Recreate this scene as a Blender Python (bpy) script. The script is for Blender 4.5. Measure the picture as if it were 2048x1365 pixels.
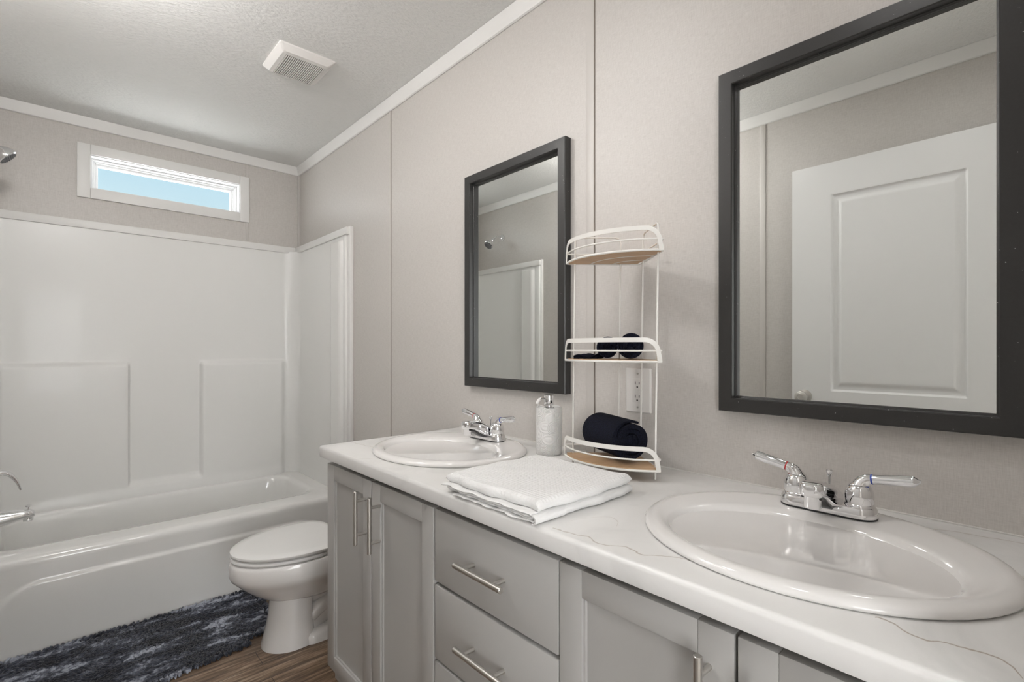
import bpy, bmesh, math, random
from mathutils import Vector, Matrix, Euler
PI = math.pi
C = bpy.context.scene.collection
for o in list(bpy.data.objects):
    bpy.data.objects.remove(o)
sc = bpy.context.scene

# ------------------------------------------------------------------ camera
EYE = 1.18
cam = bpy.data.cameras.new('camera'); camo = bpy.data.objects.new('camera', cam); C.objects.link(camo)
camo.location = (0, 0, EYE); camo.rotation_euler = (PI/2, 0, -0.7406)
cam.sensor_width = 36; cam.lens = 994.4/2048*36; cam.shift_y = 15.3/2048
cam.clip_start = 0.02
sc.camera = camo

# ------------------------------------------------------------------ world
w = bpy.data.worlds.new('World'); sc.world = w; w.use_nodes = True
nt = w.node_tree; nt.nodes.clear()
wo = nt.nodes.new('ShaderNodeOutputWorld'); bg = nt.nodes.new('ShaderNodeBackground')
tc = nt.nodes.new('ShaderNodeTexCoord'); sx = nt.nodes.new('ShaderNodeSeparateXYZ')
cr = nt.nodes.new('ShaderNodeValToRGB'); mr = nt.nodes.new('ShaderNodeMapRange')
mr.inputs[1].default_value = -0.25; mr.inputs[2].default_value = 1
nt.links.new(tc.outputs['Generated'], sx.inputs[0]); nt.links.new(sx.outputs['Z'], mr.inputs[0])
nt.links.new(mr.outputs[0], cr.inputs[0]); nt.links.new(cr.outputs[0], bg.inputs[0]); nt.links.new(bg.outputs[0], wo.inputs[0])
e = cr.color_ramp.elements
e[0].position = 0.0; e[0].color = (12.0, 12.0, 12.0, 1)       # sunlit ground outside
e[1].position = 1.0; e[1].color = (0.30, 0.55, 0.85, 1)
k = cr.color_ramp.elements.new(0.30); k.color = (12.0, 12.3, 12.8, 1)      # bright band added below the visible sky, lighting the room through the window
k = cr.color_ramp.elements.new(0.36); k.color = (0.64, 0.81, 0.89, 1)
k = cr.color_ramp.elements.new(0.46); k.color = (0.45, 0.69, 0.84, 1)

sc.view_settings.view_transform = 'Standard'; sc.view_settings.look = 'None'
sc.view_settings.gamma = 1; sc.view_settings.use_curve_mapping = False
sc.view_settings.exposure = 0.18

LAMP_DISC = 46.0     # radiance of the flush ceiling lamps over the vanity
LAMP_FILL = 54.0     # radiance of the added fill globe before the tub
FILL_BED = 6.8      # radiance of the fill pane added in the room behind the doorway

# ------------------------------------------------------------------ materials
def mat(name, col, rough=0.5, metal=0.0, spec=0.5, coat=0.0, sheen=0.0, emit=None, strength=0.0):
    m = bpy.data.materials.new(name); m.use_nodes = True
    p = m.node_tree.nodes['Principled BSDF']
    p.inputs['Base Color'].default_value = (*col, 1); p.inputs['Roughness'].default_value = rough
    p.inputs['Metallic'].default_value = metal; p.inputs['Specular IOR Level'].default_value = spec
    p.inputs['Coat Weight'].default_value = coat; p.inputs['Coat Roughness'].default_value = 0.04
    p.inputs['Sheen Weight'].default_value = sheen
    if emit: p.inputs['Emission Color'].default_value = (*emit, 1); p.inputs['Emission Strength'].default_value = strength
    return m
def N(m, t): return m.node_tree.nodes.new(t)
def Lk(m, a, b): m.node_tree.links.new(a, b)
def P(m): return m.node_tree.nodes['Principled BSDF']
def coords(m, scale=(1, 1, 1), rot=(0, 0, 0), out='Object'):
    t = N(m, 'ShaderNodeTexCoord'); mp = N(m, 'ShaderNodeMapping')
    mp.inputs['Scale'].default_value = scale; mp.inputs['Rotation'].default_value = rot
    Lk(m, t.outputs[out], mp.inputs[0]); return mp.outputs[0]
def noise(m, vec, scale=5, detail=3, rough=0.5, dist=0.0):
    n = N(m, 'ShaderNodeTexNoise'); n.inputs['Scale'].default_value = scale
    n.inputs['Detail'].default_value = detail; n.inputs['Roughness'].default_value = rough; n.inputs['Distortion'].default_value = dist
    Lk(m, vec, n.inputs['Vector']); return n.outputs['Fac']
def math_(m, op, a, b=None, c=None):
    n = N(m, 'ShaderNodeMath'); n.operation = op
    for i, v in enumerate((a, b, c)):
        if v is None: continue
        if isinstance(v, (int, float)): n.inputs[i].default_value = v
        else: Lk(m, v, n.inputs[i])
    return n.outputs[0]
def bump(m, h, strength=0.2, dist=0.002):
    b = N(m, 'ShaderNodeBump'); b.inputs['Strength'].default_value = strength; b.inputs['Distance'].default_value = dist
    Lk(m, h, b.inputs['Height']); Lk(m, b.outputs[0], P(m).inputs['Normal'])
def ramp(m, fac, stops):
    r = N(m, 'ShaderNodeValToRGB'); Lk(m, fac, r.inputs[0]); el = r.color_ramp.elements
    el[0].position, el[0].color = stops[0][0], (*stops[0][1], 1)
    el[1].position, el[1].color = stops[-1][0], (*stops[-1][1], 1)
    for p, c_ in stops[1:-1]:
        q = el.new(p); q.color = (*c_, 1)
    return r.outputs[0]
def mixc(m, f, a, b, mode='MIX'):
    n = N(m, 'ShaderNodeMix'); n.data_type = 'RGBA'; n.blend_type = mode
    for i, v in ((0, f), (6, a), (7, b)):
        if isinstance(v, (int, float)): n.inputs[i].default_value = v
        elif isinstance(v, tuple): n.inputs[i].default_value = (*v, 1)
        else: Lk(m, v, n.inputs[i])
    return n.outputs[2]

M = {}
# wall panels: vinyl with a woven linen print
m = M['wall'] = mat('wall_linen', (0.56, 0.53, 0.495), 0.42, spec=0.45)
h1 = noise(m, coords(m, (50, 50, 620)), 1.0, 3, 0.6); h2 = noise(m, coords(m, (620, 620, 50)), 1.0, 3, 0.6)
hh = math_(m, 'ADD', h1, h2); hm = math_(m, 'MULTIPLY', hh, 0.5)
Lk(m, ramp(m, hm, [(0.34, (0.535, 0.505, 0.477)), (0.5, (0.60, 0.57, 0.54)), (0.66, (0.655, 0.625, 0.595))]), P(m).inputs['Base Color'])
bump(m, hm, 0.25, 0.0006)
m = M['batten'] = mat('wall_batten', (0.60, 0.57, 0.54), 0.4)
bump(m, noise(m, coords(m, (300, 300, 20)), 1, 2), 0.1, 0.0005)
m = M['ceiling'] = mat('ceiling_texture', (0.85, 0.85, 0.835), 0.75, spec=0.2)
bump(m, noise(m, coords(m, (50, 110, 80)), 1.0, 4, 0.6), 0.7, 0.006)
m = M['trim'] = mat('white_trim', (0.83, 0.82, 0.80), 0.4)
bump(m, noise(m, coords(m, (20, 20, 300)), 1, 3), 0.08, 0.0006)
m = M['vinyl'] = mat('window_vinyl', (0.83, 0.83, 0.83), 0.3)
m = M['fiber'] = mat('tub_gelcoat', (0.84, 0.835, 0.815), 0.3, coat=0.12)
bump(m, noise(m, coords(m), 4, 1), 0.05, 0.004)
m = M['porcelain'] = mat('porcelain', (0.83, 0.812, 0.795), 0.08, coat=0.4)
m = M['fibergloss'] = mat('tub_gelcoat_gloss', (0.84, 0.835, 0.815), 0.14, coat=0.5)
m = M['seat'] = mat('toilet_seat_plastic', (0.82, 0.815, 0.80), 0.22)
m = M['grey'] = mat('cabinet_paint', (0.42, 0.41, 0.395), 0.42)
bump(m, noise(m, coords(m, (1, 1, 1)), 90, 3), 0.05, 0.0005)
m = M['dark'] = mat('cabinet_shadow_gap', (0.10, 0.095, 0.09), 0.6)
m = M['nickel'] = mat('brushed_nickel', (0.62, 0.60, 0.57), 0.3, metal=1)
bump(m, noise(m, coords(m, (60, 60, 900)), 1, 2), 0.15, 0.0004)
m = M['chrome'] = mat('chrome', (0.86, 0.86, 0.87), 0.05, metal=1)
m = M['acrylic'] = mat('chromed_lever', (0.86, 0.87, 0.89), 0.05, metal=1, coat=1.0)
m = M['black_plastic'] = mat('black_plastic', (0.02, 0.02, 0.02), 0.3)
m = M['red'] = mat('red_ring', (0.5, 0.03, 0.03), 0.3)
m = M['blue'] = mat('blue_ring', (0.03, 0.08, 0.45), 0.3)
m = M['greyrubber'] = mat('grey_nozzles', (0.18, 0.18, 0.19), 0.5)
m = M['frame'] = mat('black_wood', (0.028, 0.026, 0.025), 0.35)
v = coords(m, (1, 1, 1)); n1 = noise(m, v, 260, 1, 0.4)
Lk(m, ramp(m, n1, [(0.0, (0.026, 0.025, 0.024)), (0.79, (0.03, 0.029, 0.028)), (0.83, (0.5, 0.5, 0.48))]), P(m).inputs['Base Color'])
bump(m, noise(m, coords(m, (200, 30, 30)), 1, 2), 0.08, 0.0005)
m = M['mirror'] = mat('mirror_silver', (0.86, 0.88, 0.865), 0.0, metal=1)
m = M['white_wire'] = mat('white_enamel', (0.84, 0.82, 0.78), 0.35)
m = M['plastic'] = mat('white_plastic', (0.80, 0.78, 0.755), 0.3)
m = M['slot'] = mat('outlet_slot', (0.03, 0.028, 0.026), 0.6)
m = M['ceramic'] = mat('embossed_ceramic', (0.80, 0.79, 0.775), 0.4)
v = coords(m, (1, 1, 1))
wv = N(m, 'ShaderNodeTexWave'); wv.wave_type = 'RINGS'; wv.rings_direction = 'SPHERICAL'; wv.inputs['Scale'].default_value = 75
vo = N(m, 'ShaderNodeTexVoronoi'); vo.inputs['Scale'].default_value = 32; Lk(m, v, vo.inputs['Vector'])
sv = N(m, 'ShaderNodeVectorMath'); sv.operation = 'SUBTRACT'; Lk(m, v, sv.inputs[0]); Lk(m, vo.outputs['Position'], sv.inputs[1])
Lk(m, sv.outputs[0], wv.inputs['Vector']); wv.inputs['Distortion'].default_value = 2.0
bump(m, wv.outputs['Fac'], 0.9, 0.0016)
# bamboo boards of the rack
m = M['wood'] = mat('bamboo_board', (0.5, 0.3, 0.16), 0.5)
br = N(m, 'ShaderNodeTexBrick'); br.inputs['Scale'].default_value = 1
br.inputs['Brick Width'].default_value = 0.09; br.inputs['Row Height'].default_value = 0.022; br.inputs['Mortar Size'].default_value = 0.0002
br.inputs['Color1'].default_value = (0.60, 0.39, 0.22, 1); br.inputs['Color2'].default_value = (0.47, 0.27, 0.13, 1); br.inputs['Mortar'].default_value = (0.3, 0.18, 0.09, 1)
Lk(m, coords(m, (1, 1, 1), (0, 0, 0.5)), br.inputs['Vector'])
Lk(m, mixc(m, noise(m, coords(m, (8, 120, 8), (0, 0, 0.5)), 1, 3), br.outputs['Color'], (0.68, 0.47, 0.29)), P(m).inputs['Base Color'])
# towels
m = M['navy'] = mat('navy_terry', (0.0085, 0.010, 0.019), 0.95, spec=0.08, sheen=0.03)
n1 = noise(m, coords(m), 420, 3, 0.7)
bump(m, n1, 1.0, 0.0045)
Lk(m, ramp(m, n1, [(0.38, (0.0035, 0.004, 0.008)), (0.65, (0.015, 0.018, 0.038))]), P(m).inputs['Base Color'])
m = M['navy_tag'] = mat('navy_band', (0.018, 0.02, 0.036), 0.6)
m = M['waffle'] = mat('white_waffle', (0.86, 0.855, 0.84), 0.9, spec=0.15, sheen=0.2)
v = coords(m, (1, 1, 1), (0, 0, 0.0)); sp = N(m, 'ShaderNodeSeparateXYZ'); Lk(m, v, sp.inputs[0])
sa = math_(m, 'SINE', math_(m, 'MULTIPLY', sp.outputs[0], 620.0)); sb = math_(m, 'SINE', math_(m, 'MULTIPLY', sp.outputs[1], 620.0))
bump(m, math_(m, 'ADD', math_(m, 'MULTIPLY', sa, sb), math_(m, 'MULTIPLY', noise(m, v, 200, 2), 0.8)), 0.9, 0.0018)
m = M['cotton'] = mat('white_cotton', (0.82, 0.815, 0.805), 0.9, spec=0.15, sheen=0.2)
bump(m, noise(m, coords(m, (60, 200, 200)), 1, 4, 0.6), 0.7, 0.003)
# rug chenille
m = M['rug'] = mat('chenille', (0.05, 0.06, 0.09), 0.85, spec=0.2, sheen=0.3)
nA = noise(m, coords(m, (1.6, 4.5, 1)), 3.2, 3, 0.55, 0.6); nB = noise(m, coords(m), 60, 2, 0.6)
nn = math_(m, 'ADD', math_(m, 'MULTIPLY', nA, 0.72), math_(m, 'MULTIPLY', nB, 0.28))
Lk(m, ramp(m, nn, [(0.38, (0.010, 0.011, 0.016)), (0.48, (0.026, 0.030, 0.043)), (0.55, (0.09, 0.10, 0.13)), (0.61, (0.36, 0.385, 0.45))]), P(m).inputs['Base Color'])
m = M['rugback'] = mat('rug_backing', (0.015, 0.017, 0.024), 0.9)
# worktop: white laminate with thin brown veins
m = M['counter'] = mat('marble_laminate', (0.8, 0.79, 0.77), 0.3)
tc_ = N(m, 'ShaderNodeTexCoord'); sp = N(m, 'ShaderNodeSeparateXYZ'); Lk(m, tc_.outputs['Object'], sp.inputs[0])
jit = math_(m, 'MULTIPLY', math_(m, 'SUBTRACT', noise(m, tc_.outputs['Object'], 55, 4, 0.6), 0.5), 0.010)
veins = [
 ([(0.648, 0.602), (0.6552, 0.5511), (0.6622, 0.5313), (0.6511, 0.5072), (0.6543, 0.492), (0.6713, 0.47), (0.6693, 0.4467), (0.6658, 0.4311), (0.6769, 0.415), (0.6901, 0.3979), (0.6992, 0.3788), (0.7017, 0.366)], 0.0010, 0.62),
 ([(0.7147, 0.1443), (0.7137, 0.1288), (0.7025, 0.1132), (0.6995, 0.0965), (0.7078, 0.0819), (0.7099, 0.064), (0.7141, 0.0471), (0.7054, 0.0302), (0.6861, 0.0211)], 0.0011, 0.85),
 ([(0.735, 1.6147), (0.7416, 1.574), (0.7452, 1.5299), (0.7509, 1.4918), (0.7468, 1.4636)], 0.0011, 0.45),
 ([(0.64, 1.36), (0.66, 1.345), (0.672, 1.33), (0.70, 1.31)], 0.0010, 0.35),
 ([(0.70, 0.605), (0.74, 0.59), (0.77, 0.56), (0.74, 0.53)], 0.0008, 0.3),
 ([(1.13, 0.16), (1.15, 0.12), (1.155, 0.08), (1.165, 0.03)], 0.0012, 0.5)]
tot = None
for pts, wd, amt in veins:
    pts = sorted(pts, key=lambda p: p[1]); y0, y1 = pts[0][1], pts[-1][1]
    fc = N(m, 'ShaderNodeFloatCurve'); cv = fc.mapping.curves[0]
    q = [((p[1]-y0)/(y1-y0), (p[0]-0.6)/0.6) for p in pts]
    cv.points[0].location = q[0]; cv.points[1].location = q[-1]
    for a in q[1:-1]: cv.points.new(*a)
    fc.mapping.update()
    t = math_(m, 'DIVIDE', math_(m, 'SUBTRACT', sp.outputs[1], y0), y1-y0); Lk(m, t, fc.inputs['Value'])
    xx = math_(m, 'ADD', math_(m, 'MULTIPLY', fc.outputs[0], 0.6), 0.6)
    d = math_(m, 'ABSOLUTE', math_(m, 'SUBTRACT', math_(m, 'ADD', sp.outputs[0], jit), xx))
    a = N(m, 'ShaderNodeMapRange'); a.inputs[1].default_value = wd*0.4; a.inputs[2].default_value = wd*2.2; a.inputs[3].default_value = amt; a.inputs[4].default_value = 0
    Lk(m, d, a.inputs[0])
    ins = math_(m, 'MULTIPLY', math_(m, 'GREATER_THAN', t, 0.0), math_(m, 'LESS_THAN', t, 1.0))
    vv = math_(m, 'MULTIPLY', a.outputs[0], ins)
    tot = vv if tot is None else math_(m, 'MAXIMUM', tot, vv)
cl = noise(m, coords(m), 5, 5, 0.6, 0.8)
base = ramp(m, cl, [(0.3, (0.70, 0.695, 0.68)), (0.5, (0.80, 0.79, 0.775)), (0.8, (0.84, 0.83, 0.815))])
Lk(m, mixc(m, tot, base, (0.36, 0.29, 0.23)), P(m).inputs['Base Color'])
# floor: wood look vinyl planks running along the tub
m = M['floor'] = mat('vinyl_plank', (0.2, 0.14, 0.1), 0.38)
br = N(m, 'ShaderNodeTexBrick'); br.offset = 0.37; br.inputs['Scale'].default_value = 1
br.inputs['Brick Width'].default_value = 0.9; br.inputs['Row Height'].default_value = 0.1; br.inputs['Mortar Size'].default_value = 0.0012
br.inputs['Color1'].default_value = (0.0, 0.0, 0.0, 1); br.inputs['Color2'].default_value = (1, 1, 1, 1); br.inputs['Mortar'].default_value = (0.5, 0.5, 0.5, 1)
mpv = coords(m, (1, 1, 1)); Lk(m, mpv, br.inputs['Vector'])
g1 = noise(m, coords(m, (4, 60, 1)), 1, 6, 0.65, 0.4); g2 = noise(m, coords(m, (14, 260, 1)), 1, 3, 0.6)
gg = math_(m, 'ADD', math_(m, 'MULTIPLY', g1, 0.7), math_(m, 'MULTIPLY', g2, 0.3))
col = ramp(m, gg, [(0.34, (0.045, 0.026, 0.015)), (0.46, (0.13, 0.08, 0.047)), (0.54, (0.25, 0.17, 0.11)), (0.66, (0.46, 0.36, 0.26))])
col = mixc(m, math_(m, 'MULTIPLY', br.outputs['Color'], 0.45), col, (0.08, 0.048, 0.028), 'MIX')
Lk(m, mixc(m, br.outputs['Fac'], col, (0.03, 0.02, 0.015)), P(m).inputs['Base Color'])
bump(m, gg, 0.15, 0.001)
# window glass: mostly clear with a faint reflection
m = M['glass'] = bpy.data.materials.new('window_glass'); m.use_nodes = True; m.node_tree.nodes.clear()
o_ = N(m, 'ShaderNodeOutputMaterial'); mx = N(m, 'ShaderNodeMixShader'); tr = N(m, 'ShaderNodeBsdfTransparent'); gl = N(m, 'ShaderNodeBsdfGlossy')
tr.inputs[0].default_value = (0.97, 0.985, 0.98, 1); gl.inputs['Roughness'].default_value = 0.02; mx.inputs[0].default_value = 0.05
Lk(m, tr.outputs[0], mx.inputs[1]); Lk(m, gl.outputs[0], mx.inputs[2]); Lk(m, mx.outputs[0], o_.inputs[0])
m = M['lamp'] = mat('lit_diffuser', (0.9, 0.9, 0.88), 0.5, emit=(1.0, 0.98, 0.965), strength=LAMP_FILL)
m = M['lampbed3'] = mat('daylit_frosted_pane_far', (0.9, 0.9, 0.9), 0.5, emit=(0.97, 0.985, 1.0), strength=6.5)
m = M['lampdisc'] = mat('lit_flush_diffuser', (0.9, 0.9, 0.88), 0.5, emit=(1.0, 0.98, 0.965), strength=LAMP_DISC)
m = M['lampbed'] = mat('daylit_frosted_pane', (0.9, 0.9, 0.9), 0.5, emit=(0.97, 0.985, 1.0), strength=FILL_BED)
m = M['carpet'] = mat('bedroom_carpet', (0.45, 0.42, 0.38), 0.95)
bump(m, noise(m, coords(m), 300, 3), 0.6, 0.004)

# ------------------------------------------------------------------ mesh helpers
class MB:
    def __init__(s): s.v = []; s.f = []
    def add(s, vs, fs, T=None):
        k = len(s.v)
        s.v += [tuple(T @ Vector(p)) if T is not None else tuple(p) for p in vs]
        s.f += [tuple(i+k for i in f) for f in fs]
        return s
    def box(s, x0, x1, y0, y1, z0, z1, bev=0.0, seg=2, T=None):
        if bev <= 0:
            vs = [(x, y, z) for x in (x0, x1) for y in (y0, y1) for z in (z0, z1)]
            return s.add(vs, [(0, 1, 3, 2), (4, 6, 7, 5), (0, 4, 5, 1), (2, 3, 7, 6), (0, 2, 6, 4), (1, 5, 7, 3)], T)
        bm = bmesh.new(); bmesh.ops.create_cube(bm, size=1)
        for q in bm.verts: q.co = ((x0+x1)/2+q.co.x*(x1-x0), (y0+y1)/2+q.co.y*(y1-y0), (z0+z1)/2+q.co.z*(z1-z0))
        bmesh.ops.bevel(bm, geom=bm.edges[:], offset=bev, segments=seg, profile=0.5, affect='EDGES')
        bm.verts.ensure_lookup_table(); bm.verts.index_update()
        vs = [tuple(q.co) for q in bm.verts]; fs = [tuple(q.index for q in f.verts) for f in bm.faces]; bm.free()
        return s.add(vs, fs, T)
    def loft(s, loops, cap0=True, cap1=True, closed=True, T=None):
        n = len(loops[0]); vs = [p for l in loops for p in l]; fs = []
        for i in range(len(loops)-1):
            for j in range(n if closed else n-1):
                a, b = i*n+j, i*n+(j+1) % n
                fs.append((a, b, b+n, a+n))
        if cap0: fs.append(tuple(range(n))[::-1])
        if cap1: fs.append(tuple((len(loops)-1)*n+j for j in range(n)))
        return s.add(vs, fs, T)
    def lathe(s, prof, n=32, T=None, cap=True, closed=False):
        loops = [[(r*math.cos(2*PI*j/n), r*math.sin(2*PI*j/n), z) for j in range(n)] for r, z in prof]
        return s.loft(loops, cap, cap, T=T)
    def tube(s, pts, r, n=12, closed=False, caps=True, T=None, flat=None):
        pts = [Vector(p) for p in pts]; L = len(pts); R = r if callable(r) else (lambda i: r if not isinstance(r, (list, tuple)) else r[i])
        tang = []
        for i in range(L):
            a = pts[(i-1) % L] if (closed or i > 0) else pts[i]; b = pts[(i+1) % L] if (closed or i < L-1) else pts[i]
            tang.append((b-a).normalized())
        up = Vector((0, 0, 1)) if abs(tang[0].z) < 0.9 else Vector((1, 0, 0))
        u = tang[0].cross(up).normalized(); loops = []
        for i in range(L):
            u = (u-tang[i]*u.dot(tang[i])).normalized(); v_ = tang[i].cross(u)
            fx, fy = (1, 1) if flat is None else flat
            loops.append([tuple(pts[i]+u*(R(i)*fx*math.cos(2*PI*j/n))+v_*(R(i)*fy*math.sin(2*PI*j/n))) for j in range(n)])
        if closed: loops.append(loops[0])
        return s.loft(loops, caps and not closed, caps and not closed, T=T)
    def grid(s, nu, nv, fn, T=None):
        vs = [fn(i/nu, j/nv) for i in range(nu+1) for j in range(nv+1)]
        fs = [(i*(nv+1)+j, (i+1)*(nv+1)+j, (i+1)*(nv+1)+j+1, i*(nv+1)+j+1) for i in range(nu) for j in range(nv)]
        return s.add(vs, fs, T)
    def build(s, name, material, parent=None, loc=None, smooth=True, angle=0.6, subsurf=0, weld=False, fixn=True):
        me = bpy.data.meshes.new(name); me.from_pydata(s.v, [], s.f); me.update()
        if fixn:
            bm = bmesh.new(); bm.from_mesh(me)
            if weld: bmesh.ops.remove_doubles(bm, verts=bm.verts[:], dist=1e-5)
            bmesh.ops.recalc_face_normals(bm, faces=bm.faces[:]); bm.to_mesh(me); bm.free()
        if smooth:
            me.shade_smooth(); me.set_sharp_from_angle(angle=angle)
        me.materials.append(M[material]); o = bpy.data.objects.new(name, me); C.objects.link(o)
        if parent: o.parent = parent
        if loc: o.location = loc
        if subsurf:
            sm = o.modifiers.new('subsurf', 'SUBSURF'); sm.levels = subsurf; sm.render_levels = subsurf
        return o
def thing(name, label, cat, loc=(0, 0, 0), rotz=0, group=None):
    o = bpy.data.objects.new(name, None); C.objects.link(o); o.empty_display_size = 0.05
    o.location = loc; o.rotation_euler = (0, 0, rotz); o['label'] = label; o['category'] = cat
    if group: o['group'] = group
    return o
def tag(o, label, cat, group=None, kind=None):
    o['label'] = label; o['category'] = cat
    if group: o['group'] = group
    if kind: o['kind'] = kind
    return o
def struct(name, mb, m_, label=None, **kw):
    o = mb.build(name, m_, **kw); o['kind'] = 'structure'
    if label: o['label'] = label
    return o
def dup(root, loc, label, group=None):
    r = root.copy(); C.objects.link(r); r.location = loc; r['label'] = label
    if group: r['group'] = group
    for ch in list(root.children):
        c_ = ch.copy(); C.objects.link(c_); c_.parent = r
        for g in ch.children:
            d = g.copy(); C.objects.link(d); d.parent = c_
    return r
def TR(loc=(0, 0, 0), rot=(0, 0, 0)): return Matrix.Translation(loc) @ Euler(rot).to_matrix().to_4x4()
def along(a, b):
    a, b = Vector(a), Vector(b); return Matrix.Translation(a) @ (b-a).to_track_quat('Z', 'Y').to_matrix().to_4x4()
def rrect(cx, cy, hx, hy, r, z, n=8):
    pts = []
    for qx, qy, a0 in ((1, 1, 0), (-1, 1, PI/2), (-1, -1, PI), (1, -1, 3*PI/2)):
        for i in range(n+1):
            a = a0+i*PI/2/n; pts.append((cx+qx*(hx-r)+r*math.cos(a), cy+qy*(hy-r)+r*math.sin(a), z))
    return pts
def sst(a, b, x):
    t = min(1, max(0, (x-a)/(b-a))); return t*t*(3-2*t)
def smoothpath(pts, n=6):
    out = []; P_ = [Vector(p) for p in pts]
    for i in range(len(P_)-1):
        p0 = P_[max(i-1, 0)]; p1 = P_[i]; p2 = P_[i+1]; p3 = P_[min(i+2, len(P_)-1)]
        for k_ in range(n):
            t = k_/n
            out.append(0.5*((2*p1)+(p2-p0)*t+(2*p0-5*p1+4*p2-p3)*t*t+(3*p1-p0-3*p2+p3)*t**3))
    out.append(P_[-1]); return out

# ------------------------------------------------------------------ the room
XR, XL, YB, YF, H = 1.2, -0.31, 3.433, -0.03, 2.39
FZ = 0.0       # floor level
struct('floor', MB().box(XL-.1, XR+.1, YF-.12, YB+.1, FZ-.05, FZ), 'floor', 'brown wood look vinyl plank floor', smooth=False)
struct('ceiling', MB().box(XL-.1, XR+.1, YF-.12, YB+.12, H, H+.05), 'ceiling', 'white textured ceiling', smooth=False)
struct('wall_right', MB().box(XR, XR+.1, YF-.12, YB, FZ, H), 'wall', 'beige linen print wall behind the vanity', smooth=False)
struct('wall_left', MB().box(XL-.1, XL, YF-.12, YB, FZ, H), 'wall', 'beige linen print wall with the shower head', smooth=False)
WX0, WX1, WZ0, WZ1 = 0.128, 0.838, 2.026, 2.202
wb = MB()
wb.box(XL-.1, WX0, YB, YB+.12, FZ, H); wb.box(WX1, XR+.1, YB, YB+.12, FZ, H)
wb.box(WX0, WX1, YB, YB+.12, FZ, WZ0); wb.box(WX0, WX1, YB, YB+.12, WZ1, H)
struct('wall_back', wb, 'wall', 'beige linen print wall over the tub', smooth=False)
DX0, DX1, DH = -0.235, 0.585, 2.05
wf = MB(); wf.box(XL, DX0, YF-.12, YF, FZ, H); wf.box(DX1, XR, YF-.12, YF, FZ, H); wf.box(DX0, DX1, YF-.12, YF, DH, H)
struct('wall_front', wf, 'wall', smooth=False)
# room behind the doorway
bx = MB(); bx.box(-1.6, -1.1, -3.4, -3.3, FZ, H); bx.box(.3, 2.2, -3.4, -3.3, FZ, H); bx.box(-1.1, .3, -3.4, -3.3, FZ, .5); bx.box(-1.1, .3, -3.4, -3.3, 2.05, H); bx.box(-1.7, -1.6, -3.4, -3.1, FZ, H); bx.box(-1.7, -1.6, -1.3, -.15, FZ, H); bx.box(-1.7, -1.6, -3.1, -1.3, FZ, .5); bx.box(-1.7, -1.6, -3.1, -1.3, 2.1, H); bx.box(2.2, 2.3, -3.4, -.15, FZ, H)
bx.box(-1.6, XL-.1, -.25, -.15, FZ, H); bx.box(XR+.1, 2.2, -.25, -.15, FZ, H)
struct('wall_bedroom', bx, 'wall', smooth=False)
struct('floor_bedroom', MB().box(-1.7, 2.3, -3.4, -.15, FZ-.05, FZ), 'carpet', smooth=False)
struct('ceiling_bedroom', MB().box(-1.7, 2.3, -3.4, -.15, H, H+.05), 'ceiling', smooth=False)
w2 = thing('window_2', 'frosted daylight window in the room behind the doorway', 'window', (-1.6, -2.2, 1.3)); w2['kind'] = 'structure'
W2 = MB(); W2.box(-.05, -.04, -.88, .88, -.78, .78)  # glowing pane added so light falls through the doorway onto the cabinets
# doorway casing on the bathroom side
cs = MB(); cs.box(DX0-.05, DX0, YF, YF+.012, FZ, DH+.05, .003); cs.box(DX1, DX1+.05, YF, YF+.012, FZ, DH+.05, .003); cs.box(DX0, DX1, YF, YF+.012, DH, DH+.05, .003)
struct('trim_1', cs, 'trim', 'white casing around the doorway')
# crown: flat coved strip, one per wall, mitred
def crown(name, pts, lab):
    prof = [(0.0, H-.052), (0.005, H-.053), (0.010, H-.050), (0.024, H-.010), (0.026, H-.001), (0, H-.001)]
    mb = MB(); loops = []
    for (x, y, nx, ny) in pts: loops.append([(x+nx*p, y+ny*p, z) for p, z in prof])
    mb.loft(loops); return struct(name, mb, 'trim', lab, angle=0.4)
crown('trim_2', [(XR, YF, -1, 0), (XR, YB, -1, -1)], 'white crown strip along the vanity wall')
crown('trim_3', [(XR, YB, -1, -1), (XL, YB, 1, -1)], 'white crown strip over the window')
crown('trim_4', [(XL, YB, 1, -1), (XL, YF, 1, 0)], 'white crown strip along the shower head wall')
# battens that cover the panel joints
def batten(name, x0, x1, y0, y1, z0, z1, lab): struct(name, MB().box(x0, x1, y0, y1, z0, z1, .0012), 'batten', lab)
batten('trim_5', XR-.004, XR, .942, .972, .862, H-.052, 'flat batten behind the white rack')
batten('trim_6', XR-.004, XR, 2.185, 2.197, .0, H-.052, 'thin batten beside the toilet')
batten('trim_7', .872, .887, YB-.004, YB, 1.84, H-.052, 'thin batten under the crown right of the window')
batten('trim_8', XL, XL+.004, 1.01, 1.04, 0, H-.052, 'batten beside the open door')
batten('trim_9', XR-.012, XR, YB-.012, YB, 1.84, H-.052, 'corner bead over the tub')
batten('trim_10', XL, XL+.004, 2.30, 2.312, 0, H-.052, 'thin batten by the tub on the left wall')
M['joint'] = mat('panel_joint', (0.24, 0.20, 0.17), 0.7)  # brown colour paints in the shade of the panel joint gaps
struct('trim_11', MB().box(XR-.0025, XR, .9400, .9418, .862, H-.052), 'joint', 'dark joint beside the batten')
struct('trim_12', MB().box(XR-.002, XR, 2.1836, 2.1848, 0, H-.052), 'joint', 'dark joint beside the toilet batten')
for nm, b in (('baseboard_left', (XL, XL+.01, YF, 2.6, 0, .07)), ('baseboard_right', (XR-.01, XR, 1.6, 2.6, 0, .07))):
    struct(nm, MB().box(*b, .002), 'trim')

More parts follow.
